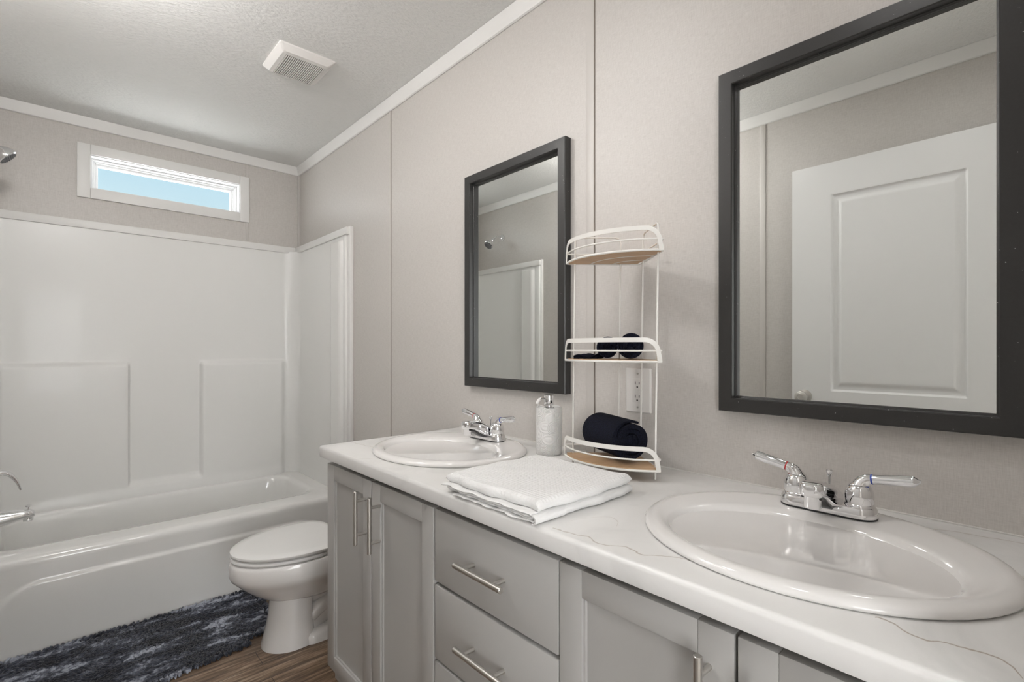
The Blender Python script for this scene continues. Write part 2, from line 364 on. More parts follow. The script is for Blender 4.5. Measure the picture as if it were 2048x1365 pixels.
# window
wn = thing('window_1', 'narrow horizontal window with white casing high over the tub', 'window', (0.483, YB, 2.114)); wn['kind'] = 'structure'
ox0, ox1, oz0, oz1 = 0.075-.483, 0.890-.483, 1.972-2.114, 2.255-2.114
ix0, ix1, iz0, iz1 = WX0-.483, WX1-.483, WZ0-2.114, WZ1-2.114
mb = MB(); mb.box(ox0, ix0, -.012, 0, oz0, oz1, .0015); mb.box(ix1, ox1, -.012, 0, oz0, oz1, .0015)
mb.box(ix0+.0008, ix1-.0008, -.012, 0, oz0, iz0, .0015); mb.box(ix0+.0008, ix1-.0008, -.012, 0, iz1, oz1, .0015); mb.build('window_casing', 'trim', wn)
def rim(mb, x0, x1, z0, z1, t, y0, y1, bev=.0015):
    mb.box(x0, x0+t, y0, y1, z0, z1, bev); mb.box(x1-t, x1, y0, y1, z0, z1, bev)
    mb.box(x0+t, x1-t, y0, y1, z0, z0+t, bev); mb.box(x0+t, x1-t, y0, y1, z1-t, z1, bev)
mb = MB(); rim(mb, ix0, ix1, iz0, iz1, .004, 0, .11, 0); rim(mb, ix0+.004, ix1-.004, iz0+.004, iz1-.004, .010, .045, .10); rim(mb, ix0+.012, ix1-.012, iz0+.010, iz1-.012, .010, .06, .09)
mb.build('window_frame', 'vinyl', wn)
mb = MB(); rim(mb, ix0+.020, ix1-.020, iz0+.004, iz1-.020, .014, .07, .10); mb.build('window_sash', 'vinyl', wn)
mb = MB(); mb.box(ix0+.03, ix1-.03, .084, .088, iz0+.012, iz1-.03); mb.build('window_glass', 'glass', wn, smooth=False)

# ------------------------------------------------------------------ tub and surround (one moulded unit)
tub = thing('bathtub', 'white one-piece bathtub with moulded wall surround under the window', 'bathtub', (0.445, 3.03, 0))
ox, oy = 0.445, 3.03
def L_(p): return (p[0]-ox, p[1]-oy, p[2])
mb = MB()
def tl(x0, x1, y0, y1, r, z): return [L_((p[0], p[1], p[2]-.007)) for p in rrect((x0+x1)/2, (y0+y1)/2, (x1-x0)/2, (y1-y0)/2, r, z, 8)]
xl, xr, yf, yb = XL+.004, XR-.004, 2.668, YB-.004
TZ = -.007
loops = [tl(xl, xr, yf+.022, yb, .01, FZ+.007), tl(xl, xr, yf+.022, yb, .01, .330), tl(xl, xr, yf, yb, .01, .345),
         tl(xl, xr, yf, yb, .01, .358), tl(xl, xr, yf+.004, yb, .01, .371), tl(xl, xr, yf+.013, yb, .01, .379), tl(xl, xr, yf+.028, yb, .01, .382),
         tl(xl+.08, xr-.10, yf+.125, yb-.062, .10, .382), tl(xl+.10, xr-.115, yf+.150, yb-.074, .11, .379), tl(xl+.112, xr-.125, yf+.166, yb-.080, .115, .370),
         tl(xl+.118, xr-.13, yf+.175, yb-.083, .118, .355), tl(xl+.125, xr-.145, yf+.185, yb-.089, .12, .30), tl(xl+.14, xr-.20, yf+.205, yb-.095, .12, .14),
         tl(xl+.16, xr-.235, yf+.225, yb-.115, .11, .095), tl(xl+.20, xr-.28, yf+.26, yb-.15, .09, .075)]
mb.loft(loops, False, True)
def apron(u, v):
    x = xl+(xr-xl)*u; z = FZ+(.338-FZ)*v
    rx0, rx1, rz, r = -.19, 1.07, .281, .15
    qx = max(rx0+r-x, x-(rx1-r), 0); qz = max(z-(rz-r), 0)
    d = r-math.hypot(qx, qz)
    return L_((x, yf-.009*sst(0, .013, d), z))
mb.grid(150, 60, apron)
mb.build('tub_basin', 'fibergloss', tub, angle=0.9)
mb = MB().lathe([(.0, .004), (.025, .003), (.027, 0)], 24, T=TR((-.62, 0.0, .0715))); mb.build('drain', 'chrome', tub)
# surround: a height field swept round the three walls
t0 = .03; R_ = .09
segs = []
def planpath():
    pts = []
    x0, x1, y1 = XL+t0, XR-t0, YB-t0
    n = 60
    for i in range(n): pts.append((x0, 2.66+(y1-R_-2.66)*i/n, 1, 0))
    for i in range(16): a = PI-PI/2*i/16; pts.append((x0+R_+R_*math.cos(a), y1-R_+R_*math.sin(a), -math.cos(a), -math.sin(a)))
    n = 200
    for i in range(n): pts.append((x0+R_+(x1-x0-2*R_)*i/n, y1, 0, -1))
    for i in range(16): a = PI/2-PI/2*i/16; pts.append((x1-R_+R_*math.cos(a), y1-R_+R_*math.sin(a), -math.cos(a), -math.sin(a)))
    n = 60
    for i in range(n+1): pts.append((x1, y1-R_-(y1-R_-2.66)*i/n, -1, 0))
    return pts
pp = planpath(); nz = 150
def disp(x, y, z):
    e_ = .014
    d = 0
    if y > 3.2:
        low = 1-sst(1.088, 1.088+e_*1.6, z)
        notch = sst(.292-e_, .292, x)*(1-sst(.618, .618+e_, x))*sst(.44-e_, .44+e_, z)
        d += .033*low*(1-notch)*sst(-.24, -.20, x)*(1-sst(1.06, 1.11, x))
    else:
        d += .022*sst(2.665, 2.675, y)*(1-sst(2.79, 2.81, y))*(1-sst(1.775, 1.79, z))
    d += .006*(1-sst(.38, .44, z))
    return d
def sur(u, v):
    i = min(len(pp)-1, int(round(u*(len(pp)-1)))); x, y, nx, ny = pp[i]; z = .371+(1.815-.371)*v
    d = disp(x, y, z); return L_((x+nx*d, y+ny*d, z))
mb = MB().grid(len(pp)-1, nz, sur)
# top return and front flanges
mb.box(XL+.002-ox, XL+.034-ox, 2.612-oy, 2.664-oy, .36, 1.845, .006); mb.box(XR-.034-ox, XR-.002-ox, 2.632-oy, 2.664-oy, .36, 1.845, .006)
mb.build('surround_wall', 'fiber', tub, angle=0.9, fixn=False)
mb = MB()
mb.box(XL-ox, XR-ox, YB-.040-oy, YB-oy, 1.806, 1.846, .003); mb.box(XL-ox, XL+.040-ox, 2.605-oy, YB-.04-oy, 1.806, 1.846, .003)
mb.box(XR-.040-ox, XR-ox, 2.605-oy, YB-.04-oy, 1.806, 1.846, .003)
mb.box(XR-.022-ox, XR-ox, 2.600-oy, 2.634-oy, FZ, 1.852, .003); mb.box(XL-ox, XL+.022-ox, 2.60-oy, 2.634-oy, FZ, 1.852, .003)
mb.build('trim_strip', 'trim', tub)

# ------------------------------------------------------------------ shower fittings on the left wall
def px(T_=None): return TR((0, 0, 0), (0, PI/2, 0))
s = thing('shower_sprayer', 'chrome shower head on a short bent arm, left wall above the tub', 'shower head', (XL, 3.07, 2.09))
MB().lathe([(.0, .016), (.012, .016), (.026, .008), (.028, 0)][::-1], 28, T=px()).build('wall_flange', 'chrome', s)
MB().tube(smoothpath([(0, 0, 0), (.04, 0, .004), (.075, 0, -.008), (.1, 0, -.03)]), .008, 14).build('shower_arm', 'chrome', s)
a = Vector((.095, 0, -.026)); b_ = Vector((.165, 0, -.095))
T = along(a, b_)
h = MB().lathe([(.009, 0), (.014, .004), (.015, .018), (.012, .022), (.02, .034), (.034, .05), (.041, .068), (.040, .078), (.036, .081)], 32, T=T).build('head_shell', 'chrome', s)
mbn = MB().lathe([(.001, .083), (.034, .0825), (.036, .079)], 32, T=T)
for rr, nn_ in ((.010, 6), (.019, 12), (.028, 18)):
    for i in range(nn_): mbn.lathe([(.0016, .082), (.0012, .086)], 6, T=T @ Matrix.Translation((rr*math.cos(2*PI*i/nn_), rr*math.sin(2*PI*i/nn_), 0)))
mbn.build('spray_face', 'greyrubber', s)
s = thing('shower_valve', 'chrome tub valve plate with curved lever above the tub spout', 'tap', (XL+t0, 3.05, .635))
MB().lathe([(.092, 0), (.090, .006), (.07, .016), (.045, .024), (.03, .03), (.029, .05), (.0, .05)], 40, T=px()).build('valve_plate', 'chrome', s)
mb = MB().lathe([(.021, .045), (.023, .05), (.023, .085), (.017, .096), (0.001, .098)], 24, T=px())
mb.tube(smoothpath([(.07, 0, .004), (.10, 0, .012), (.128, 0, .0), (.148, 0, -.03), (.162, 0, -.072)]), lambda i: .021-.016*i/24, 16, flat=(1.1, .75)); mb.build('lever', 'chrome', s)
s = thing('tub_spout', 'long chrome tub spout with diverter knob at its tip', 'tap', (XL+t0, 3.03, .45))
def ovl(x, z, ry, rz, n=24): return [(x, ry*math.cos(2*PI*j/n), z+rz*math.sin(2*PI*j/n)*(1 if math.sin(2*PI*j/n) > 0 else 1)) for j in range(n)]
MB().loft([ovl(0, 0, .036, .042), ovl(.01, 0, .036, .042), ovl(.05, .001, .034, .038), ovl(.12, .005, .030, .030), ovl(.17, .009, .026, .022), ovl(.193, .009, .023, .019), ovl(.204, .006, .016, .014), ovl(.209, .003, .007, .007)]).lathe([(.017, -.021), (.018, .01), (.012, .02)], 20, T=TR((.186, 0, 0))).build('spout_body', 'chrome', s)
MB().lathe([(.004, .02), (.004, .036), (.009, .040), (.0105, .045), (.006, .047), (.001, .047)], 16, T=TR((.186, 0, 0))).build('diverter_knob', 'chrome', s)

# ------------------------------------------------------------------ toilet
tl_ = thing('toilet', 'white elongated toilet with closed lid between tub and vanity', 'toilet', (0.479, 2.103, FZ)); tl_.scale = (1, 1, .938)
def egg(xf, xb, hw, z, n=110, mid=0.58, pw=2.0, yc=0):
    pts = []; xm = xf+(xb-xf)*mid
    for j in range(n):
        a = 2*PI*j/n; c_, s_ = math.cos(a), math.sin(a)
        k1 = 2.0 if c_ < 0 else pw
        X_ = xm+(abs(c_)**(2/k1))*((xb-xm) if c_ > 0 else -(xm-xf)); Y_ = hw*(abs(s_)**(2/k1))*(1 if s_ > 0 else -1)
        pts.append((X_, Y_+yc, z))
    return pts
mb = MB()
mb.loft([egg(.148, .42, .088, .195), egg(.118, .44, .108, .212), egg(.080, .455, .134, .240), egg(.046, .465, .158, .272), egg(.018, .475, .177, .302),
         egg(.005, .48, .1855, .316), egg(.0, .48, .188, .330), egg(.0, .48, .188, .375), egg(.006, .48, .184, .388), egg(.018, .47, .172, .392)], True, True)
mb.loft([egg(.112, .300, .100, .0, pw=3.5), egg(.112, .300, .100, .012, pw=3.5), egg(.124, .298, .097, .05, pw=3.5), egg(.138, .295, .092, .12, pw=3.5), egg(.146, .29, .089, .20, pw=3.5), egg(.150, .31, .088, .245, pw=3.5)], True, True)
mb.loft([rrect(.44, 0, .20, .108, .05, 0), rrect(.44, 0, .20, .108, .05, .03), rrect(.44, 0, .195, .100, .045, .042), rrect(.44, 0, .18, .085, .04, .05)], True, True)
# trapway bulges
mb.tube(smoothpath([(.34, 0, .08), (.40, 0, .19), (.46, 0, .25), (.53, 0, .20), (.57, 0, .10), (.60, 0, .03)]), .062, 20)
mb.tube(smoothpath([(.27, 0, .06), (.34, 0, .10), (.43, 0, .12), (.50, 0, .13), (.55, 0, .06)]), .074, 20)
mb.tube(smoothpath([(.25, 0, .22), (.33, 0, .20), (.40, 0, .25), (.5, 0, .30)]), .070, 20)
mb.box(.40, .70, -.10, .10, .25, .385, .02)
for s_ in (-1, 1):
    mb.tube(smoothpath([(.26, .045*s_, .20), (.33, .052*s_, .235), (.40, .056*s_, .215), (.45, .058*s_, .14), (.52, .058*s_, .11), (.60, .05*s_, .16)]), .032, 16)
    mb.tube(smoothpath([(.28, .05*s_, .10), (.36, .055*s_, .145), (.43, .058*s_, .10), (.50, .055*s_, .045)]), .032, 16)
mb.build('toilet_bowl', 'porcelain', tl_, angle=0.9)
mb = MB().loft([egg(.006, .44, .176, .394), egg(.002, .445, .181, .400), egg(.004, .445, .180, .408), egg(.012, .44, .174, .412)]); mb.build('toilet_seat', 'seat', tl_, angle=0.8)
mb = MB().loft([egg(.008, .405, .180, .415, pw=3.6, mid=.62), egg(.003, .41, .184, .420, pw=3.6, mid=.62), egg(.004, .41, .184, .427, pw=3.6, mid=.62), egg(.012, .405, .178, .432, pw=3.6, mid=.62), egg(.05, .39, .15, .4335, pw=3, mid=.6), egg(.15, .34, .07, .4345, pw=3)])
mb.box(.40, .445, -.085, -.05, .395, .425, .006); mb.box(.40, .445, .05, .085, .395, .425, .006); mb.build('toilet_lid', 'seat', tl_, angle=0.8)
mb = MB().loft([rrect(.640, 0, .085, .19, .03, .385), rrect(.640, 0, .088, .20, .03, .40), rrect(.638, 0, .094, .212, .03, .67)]); mb.build('toilet_tank', 'porcelain', tl_)
mb = MB().box(.538, .738, -.218, .218, .671, .70, .008, 3); mb.build('tank_lid', 'porcelain', tl_)
mb = MB().lathe([(.008, 0), (.008, .012), (.0, .012)], 16, T=TR((.546, .15, .63), (0, -PI/2, 0))).tube([(.530, .15, .63), (.528, .12, .628), (.527, .085, .622)], .005, 10); mb.build('flush_lever', 'chrome', tl_)

# ------------------------------------------------------------------ rug
random.seed(4)
rug = thing('bath_rug', 'shaggy navy and grey blue chenille bath rug lying along the tub', 'rug', (0.2, 2.412, FZ))
rx0, rx1, ry0, ry1 = -.46, .50, -.36, .238
def rfront(x): return -.290+(x-.036)*.135 if x < .365 else -.196
rp = [(rx0, rfront(rx0)), (.36, rfront(.36)), (.372, -.196), (rx1, -.196), (rx1, ry1), (rx0, ry1)]
MB().loft([[(a, b, .001) for a, b in rp], [(a, b, .007) for a, b in rp]]).build('rug_backing', 'rugback', rug)
mb = MB(); V_, F_ = mb.v, mb.f
def tuft(x, y, dx, dy, ln, r, lift):
    k_ = len(V_); n = 5; m_ = 4
    d = Vector((dx, dy, 0)).normalized(); sd = Vector((-d.y, d.x, 0))
    p = Vector((x, y, .006)); ang = lift
    for i in range(m_+1):
        t = i/m_; rr = r*(0.75+.5*math.sin(PI*min(1, t*1.05)))*(0.45 if i == m_ else 1)
        up = Vector((0, 0, 1))*math.cos(ang)+d*(-math.sin(ang))
        for j in range(n):
            a = 2*PI*j/n; q = p+sd*(rr*math.cos(a))+up*(rr*math.sin(a)); V_.append((q.x, q.y, max(q.z, .002)))
        ang -= lift*0.42 + 0.06
        p = p+(d*math.cos(ang)+Vector((0, 0, 1))*math.sin(ang))*(ln/m_)
    for i in range(m_):
        for j in range(n):
            a = k_+i*n+j; b = k_+i*n+(j+1) % n; F_.append((a, b, b+n, a+n))
    F_.append(tuple(k_+m_*n+j for j in range(n)))
sp_ = .0088
ny = int((ry1-ry0)/sp_); nx_ = int((rx1-rx0)/sp_)
for i in range(nx_):
    for j in range(ny):
        x = rx0+(i+random.random())*sp_; y = ry0+(j+random.random())*sp_
        if y < rfront(x)+.003: continue
        a = -2.3+.9*math.sin(x*9+y*7)+.6*math.sin(x*23-y*17)+random.uniform(-.6, .6)
        eb = (ry1-y); ef = (y-rfront(x))
        if eb < .02: a = random.uniform(.2, 1.6)
        if ef < .015: a = -PI/2+random.uniform(-.4, .4)
        if rx1-x < .015: a = random.uniform(-.6, .6)
        tuft(x, y, math.cos(a), math.sin(a), random.uniform(.022, .034), random.uniform(.0035, .0046), random.uniform(1.0, 1.45) if eb > .02 else 2.0)
pile = mb.build('rug_pile', 'rug', rug, angle=1.2, fixn=False); pile['kind'] = 'stuff'

# ------------------------------------------------------------------ vanity: three cabinet units under one worktop
XC = .672          # carcass front
XD = .652          # door faces
ZT, ZB = .826, .10
def pull(name, parent, y, z, vertical, x=XD):
    L = .152; r = .006; mb = MB(); st = .032
    ax = (0, 0, 1) if vertical else (0, 1, 0)
    a = Vector((x-st, y, z)); d = Vector(ax)
    mb.lathe([(r-.0008, 0), (r, .0008), (r, L-.0008), (r-.0008, L)], 20, T=along(a-d*L/2, a+d*L/2))
    for s_ in (-1, 1):
        q = a+d*(s_*.048); mb.lathe([(.0045, 0), (.0045, st+.0005)], 14, T=along(q, q+Vector((1, 0, 0))))
    return mb.build(name, 'nickel', parent)
def shaker(y0, y1, z0, z1, T=None, sw=.050):
    mb = MB(); x0, x1 = XD, XD+.019; r = .0015
    mb.box(x0, x1, y0, y0+sw, z0, z1, r); mb.box(x0, x1, y1-sw, y1, z0, z1, r)
    mb.box(x0+.0001, x1, y0+sw, y1-sw, z0, z0+.047, .001); mb.box(x0+.0001, x1, y0+sw, y1-sw, z1-.047, z1, .001)
    mb.box(x0+.010, x1, y0+sw-.003, y1-sw+.003, z0+.044, z1-.044)
    # inner moulding lip
    for (a, b, c_, d) in ((y0+sw-.001, y0+sw+.004, z0+.047, z1-.047), (y1-sw-.004, y1-sw+.001, z0+.047, z1-.047)): mb.box(x0+.005, x1, a, b, c_, d, .001)
    mb.box(x0+.005, x1, y0+sw, y1-sw, z1-.051, z1-.046, .001); mb.box(x0+.005, x1, y0+sw, y1-sw, z0+.046, z0+.051, .001)
    return mb
def carcass(y0, y1):
    mb = MB(); mb.box(XC, XR-.002, y0, y1, ZB, .797); mb.box(XC+.05, XR-.002, y0, y1, .797, ZT); mb.box(XC+.06, XR-.01, y0+.002, y1-.002, FZ, ZB); return mb
dz0, dz1 = .146, .806
def cab(name, lab, y0, y1, cat='cabinet'):
    return thing(name, lab, cat, (0, 0, 0))
c1 = cab('vanity_cabinet', 'grey shaker vanity cabinet with two doors, nearest the toilet', .987, 1.597)
carcass(.985, 1.595).build('cabinet_body', 'grey', c1, smooth=False)
for y0, y1, hy in ((1.303, 1.608, 1.334), (.988, 1.298, 1.249)):
    d = shaker(y0, y1, dz0, dz1).build('cabinet_door', 'grey', c1); pull('door_handle', d, hy if hy > .3 else .245, .701 if hy > .3 else .694, True)
c2 = cab('drawer_cabinet', 'grey vanity drawer unit between the two door cabinets', .592, .98)
carcass(.590, .983).build('cabinet_body', 'grey', c2, smooth=False)
for z0, z1 in ((.637, .806), (.456, .628), (.146, .449)):
    mb = MB().box(XD, XD+.019, .593, .981, z0, z1, .002); d = mb.build('drawer_front', 'grey', c2); pull('drawer_handle', d, .785, (z0+z1)/2 if z1 < .7 and z0 > .4 else (z0+z1)/2-.001, False)
c3 = cab('vanity_cabinet', 'grey shaker vanity cabinet with two doors under the nearest sink', -.02, .588)
carcass(-.027, .588).build('cabinet_body', 'grey', c3, smooth=False)
for y0, y1, hy in ((.284, .589, .317), (-.026, .279, .245)):
    d = shaker(y0, y1, dz0, dz1).build('cabinet_door', 'grey', c3); pull('door_handle', d, hy if hy > .3 else .245, .701 if hy > .3 else .694, True)

for q, yc in ((c1, 1.29), (c2, .786), (c3, .28)):      # put each cabinet's origin at its own base
    q.location = (.93, yc, 0)
    for ch in q.children: ch.location = (-.93, -yc, 0)

# worktop with two oval cut-outs
S1, S2 = (.910, 1.288), (.910, .283)
wt = MB(); Y0, Y1, XFR, ZC = -.028, 1.627, .632, .862
bm = bmesh.new(); r_ = .009
def loop(pts):
    vs = [bm.verts.new(p) for p in pts]; return [bm.edges.new((vs[i], vs[(i+1) % len(vs)])) for i in range(len(vs))]
edges = loop([(XFR+r_, Y0, ZC), (XR, Y0, ZC), (XR, Y1-.002, ZC), (XFR+r_, Y1-.002, ZC)])
for c_ in (S1, S2): edges += loop([(c_[0]+.19*math.cos(2*PI*i/64), c_[1]+.225*math.sin(2*PI*i/64), ZC) for i in range(64)])
bmesh.ops.triangle_fill(bm, edges=edges, use_beauty=True)
bm.verts.index_update(); wt.add([tuple(q.co) for q in bm.verts], [tuple(q.index for q in f.verts) for f in bm.faces]); bm.free()
prof = [(XR, ZC-.001), (XFR+r_, ZC)] + [(XFR+r_-r_*math.sin(PI/2*i/8), ZC-r_+r_*math.cos(PI/2*i/8)) for i in range(1, 9)] + [(XFR, ZC-.030), (XFR+.002, ZC-.036), (XR, ZC-.036)]
pf = prof[1:]
wt.loft([[(x, y, z) for x, z in pf] for y in (Y0, Y1-.002)], False, False, closed=False)
wt.loft([[(XR if x == XR else x+a, y, z-(a if z > ZC-.001 else 0)) for x, z in pf] for y, a in ((Y1-.002, 0), (Y1, .002))], False, False, closed=False)
for y in (Y0, Y1): wt.add([(x, y, z) for x, z in [(XR, ZC)]+pf], [tuple(range(len(pf)+1))])
for c_ in (S1, S2):
    wt.loft([[(c_[0]+.19*math.cos(2*PI*i/64), c_[1]+.225*math.sin(2*PI*i/64), z) for i in range(64)] for z in (ZC, ZC-.036)], False, False)
wt_o = wt.build('worktop', 'counter', weld=True, angle=0.7)
tag(wt_o, 'white marble look worktop with brown veins on the grey vanity', 'worktop')
MB().box(XR-.003, XR, Y0, Y1, ZC, ZC+.003, .001).build('caulk_bead', 'plastic', wt_o)

# ------------------------------------------------------------------ sinks
def make_sink(label):
    t = thing('oval_sink', label, 'sink', (0, 0, 0), 0, None)
    def el(cx, ax, ay, z, n=72): return [(cx+ax*math.cos(2*PI*i/n), ay*math.sin(2*PI*i/n), z) for i in range(n)]
    mb = MB()
    mb.loft([el(0, .222, .258, .0), el(0, .226, .262, .003), el(0, .226, .262, .007), el(0, .220, .256, .0125), el(0, .211, .247, .0155), el(-.002, .200, .236, .0155), el(-.012, .183, .226, .0125),
             el(-.030, .162, .214, .011), el(-.036, .154, .206, .008), el(-.038, .149, .200, .001), el(-.038, .142, .190, -.02), el(-.036, .128, .165, -.07), el(-.032, .105, .13, -.115), el(-.028, .075, .09, -.138), el(-.026, .03, .035, -.147)], True, True)
    # pads under the faucet level the rear deck
    mb.build('basin', 'porcelain', t, angle=1.0)
    MB().lathe([(.001, -.1385), (.010, -.139), (.012, -.141), (.022, -.141), (.024, -.144), (.024, -.146)], 28, T=TR((-.026, 0, 0))).build('drain', 'chrome', t)
    return t
k1 = make_sink('oval white drop-in sink at the toilet end of the worktop'); k1.location = (*S1, ZC); 
dup(k1, (*S2, ZC), 'large oval white drop-in sink below the big mirror, nearest the camera')

def make_faucet(label):
    t = thing('basin_faucet', label, 'faucet')
    mb = MB()
    def stad(hx, hy, z, n=10): return rrect(0, 0, hx, hy, min(hx, hy)-.0005, z, n)
    mb.loft([stad(.027, .0795, 0), stad(.027, .0795, .0025)]); mb.build('base_gasket', 'black_plastic', t)
    mb = MB(); mb.loft([stad(.0265, .079, .0025), stad(.0265, .079, .006), stad(.0258, .0785, .017), stad(.0235, .076, .0205), stad(.018, .07, .0215)])
    # raised saddle in the middle
    body = mb.build('base_plate', 'chrome', t, angle=0.7)
    # spout: rises a little and reaches over the basin
    path = [(.012, .026, .0), (-.02, .044, .004), (-.05, .054, .010), (-.08, .058, .016), (-.105, .058, .020), (-.120, .058, .023)]
    loops = []
    spc = [(.022, .017, .012, .026), (.016, .023, .012, .036), (.0, .023, .012, .046), (-.022, .020, .012, .056), (-.045, .0185, .024, .063), (-.066, .0185, .037, .067), (-.085, .019, .0425, .0685), (-.094, .018, .043, .0680), (-.100, .013, .0445, .066), (-.102, .008, .047, .062)]
    for x, hy, z0, z1 in spc:
        zc_, hz = (z0+z1)/2, (z1-z0)/2; r = min(hy, hz)*.55
        loops.append([(x, q[0], q[1]) for q in [(p[0], p[1]) for p in rrect(0, zc_, hy, hz, r, 0, 6)]])
    mb = MB().loft(loops); mb.build('spout', 'chrome', t, angle=0.8)
    mb = MB(); mb.loft([[(x, q[0], q[1]) for q in [(p[0], p[1]) for p in rrect(0, z0+.0035, .0165, .003, .002, 0, 3)]] for x, _, z0, _ in [(-.004, 0, .006, 0), (-.024, 0, .008, 0), (-.045, 0, .0195, 0), (-.066, 0, .0325, 0), (-.088, 0, .0385, 0)]]); mb.build('spout_underside', 'black_plastic', t)
    mb = MB().lathe([(.0125, .022), (.0135, .0235), (.014, .046)], 24, T=TR((-.083, 0, 0))); mb.build('aerator', 'chrome', t)
    mb = MB().lathe([(.0022, .02), (.0022, .060), (.0035, .062), (.0062, .070), (.0062, .0725), (.004, .0745), (.001, .0748)], 18, T=TR((.016, 0, 0))); mb.build('lift_rod', 'chrome', t)
    for s_ in (1, -1):
        hb = MB(); T = TR((0, .0515*s_, 0))
        hb.lathe([(.0232, .019), (.0232, .0235), (.0212, .0255), (.0215, .027), (.0226, .034), (.0228, .040), (.0218, .047), (.019, .055), (.015, .060)], 32, T=T)
        hb.tube([(0, .0515*s_, .040), (0, .0525*s_, .050), (0, .054*s_, .058), (0, .058*s_, .0655), (0, .064*s_, .070), (0, .070*s_, .0715)], [.0200, .0185, .0152, .0120, .0098, .0085], 22)
        hd = hb.build('handle', 'chrome', t, angle=0.9)
        a = Vector((0, .0695*s_, .0713)); b = Vector((0, .137*s_, .0800))
        if s_ > 0: b = Vector((-.004, .133, .086))
        MB().lathe([(.0088, 0), (.0090, .0018), (.0088, .0024)], 20, T=along(a, b)).build('hot_ring' if s_ > 0 else 'cold_ring', 'red' if s_ > 0 else 'blue', hd)
        L = (b-a).length
        lm = MB().lathe([(.0080, .002), (.0083, .004), (.0092, L*.5), (.0098, L*.86), (.0093, L*.90), (.0055, L*.97), (.0035, L), (.0025, L+.0025), (.0005, L+.003)], 18, T=along(a, b)); lm.build('lever', 'acrylic', hd, angle=0.35)
    return t
f1 = make_faucet('chrome two-lever faucet behind the far sink, beside the soap dispenser'); f1.location = (1.075, 1.30, ZC+.0125)
dup(f1, (1.075, .2925, ZC+.0125), 'chrome two-lever faucet with red and blue rings behind the nearest sink')

# ------------------------------------------------------------------ mirrors
def make_mirror(label, w_, h_, loc, rz):
    t = thing('wall_mirror', label, 'mirror', loc, rz, 'black framed mirrors over the sinks')
    fw, dp = .032, .028; mb = MB()
    # mitred frame: one bar profile swept round the rectangle (local y = width, x = -depth out of the wall)
    prof = [(0, 0), (0, dp-.002), (.002, dp), (fw-.002, dp), (fw, dp-.002), (fw, .010), (fw+.004, .0085), (fw+.004, .005), (fw, .0)]
    loops = []
    for cy, cz in ((-1, -1), (1, -1), (1, 1), (-1, 1), (-1, -1)):
        loops.append([(-d, cy*(w_/2-q), cz*(h_/2-q)) for q, d in prof])
    mb.loft(loops, False, False); fr = mb.build('mirror_frame', 'frame', t, angle=0.4)
    mb = MB().box(-.0045, -.001, -w_/2+fw-.004, w_/2-fw+.004, -h_/2+fw-.004, h_/2-fw+.004); mb.build('mirror_glass', 'mirror', t, smooth=False)
    return t
make_mirror('black framed rectangular mirror over the far sink, reflecting the shower head', .521, .811, (XR-.001, 1.2965, 1.4415), 0)
make_mirror('large black framed mirror at the right edge, reflecting the white door', .514, .804, (XR-.001, .290, 1.434), 0)

# ------------------------------------------------------------------ door standing open against the left wall
dr = thing('door_1', 'white two-panel door standing open against the left wall', 'door', (-.255, .03, 0)); dr['kind'] = 'structure'
DW, DHt, DT = .826, 2.032, .035
def pan(y, z, rects):
    d = 0
    for (a, b, c_, e_) in rects:
        q = min(y-a, b-y, z-c_, e_-z)
        if q > 0: d = max(d, 0) + (-.011*sst(0, .010, q)+.009*sst(.020, .044, q))*1.0
    return d
rects = [(.20, .665, .985, 1.885), (.20, .665, .20, .85)]
mb = MB()
def dface(u, v): y = DW*u; z = FZ+.01+(DHt-.01-FZ)*v; return (DT+pan(y, z, rects), y, z)
mb.grid(250, 450, dface); mb.box(0, DT-.014, 0, DW, FZ+.01, DHt); mb.box(DT-.015, DT-.0002, DW-.004, DW, FZ+.01, DHt)
M['doorpaint'] = mat('door_paint', (0.84, 0.835, 0.83), 0.35); bump(M['doorpaint'], noise(M['doorpaint'], coords(M['doorpaint'], (200, 200, 8)), 1, 3), 0.12, 0.0006)
mb.build('door_leaf', 'doorpaint', dr, angle=0.8, fixn=False)
T = TR((DT, .772, .955), (0, PI/2, 0))
MB().lathe([(.032, 0), (.031, .006), (.022, .010), (.012, .014), (.011, .028), (.020, .034), (.027, .046), (.026, .058), (.018, .064), (.012, .0645), (.011, .062), (.0, .062)], 32, T=T).build('door_knob', 'nickel', dr)
mb = MB()
for z in (.25, 1.02, 1.8): mb.lathe([(.006, 0), (.006, .09)], 12, T=TR((DT, -.004, z)))
mb.build('hinge', 'nickel', dr)

# ------------------------------------------------------------------ outlet
op = thing('wall_outlet', 'white double power outlet plate on the wall behind the rack', 'outlet', (XR, .7865, 1.0635))
mb = MB().loft([[(-d, y, z) for y, z in [(p[0], p[1]) for p in rrect(0, 0, hx, hz, .003, 0, 3)]] for d, hx, hz in ((0, .0405, .062), (.003, .0405, .062), (.0065, .0375, .059), (.0068, .036, .0575))]); mb.build('cover_plate', 'plastic', op, angle=.4)
mb = MB().box(-.0085, -.005, -.0165, .0165, -.0335, .0335, .0008); mb.box(-.0092, -.008, -.007, .007, .001, .0045, .0004); mb.box(-.0092, -.008, -.007, .007, -.0045, -.001, .0004); fc_ = mb.build('socket_face', 'plastic', op)
mb = MB()
for zz in (.0205, -.0165):
    for yy, hh_ in ((.0063, .0042), (-.0063, .0036)): mb.box(-.0088, -.0084, yy-.0011, yy+.0011, zz-hh_, zz+hh_)
    mb.lathe([(.0026, 0), (.0026, .0004)], 14, T=TR((-.0084, 0, zz-.011), (0, -PI/2, 0)))
mb.build('socket_slots', 'slot', fc_, smooth=False)
for zz in (.047, -.047):
    MB().lathe([(.003, 0), (.0028, .0012), (.0, .0014)], 14, T=TR((-.0064, 0, zz), (0, -PI/2, 0))).build('screw', 'nickel', op)

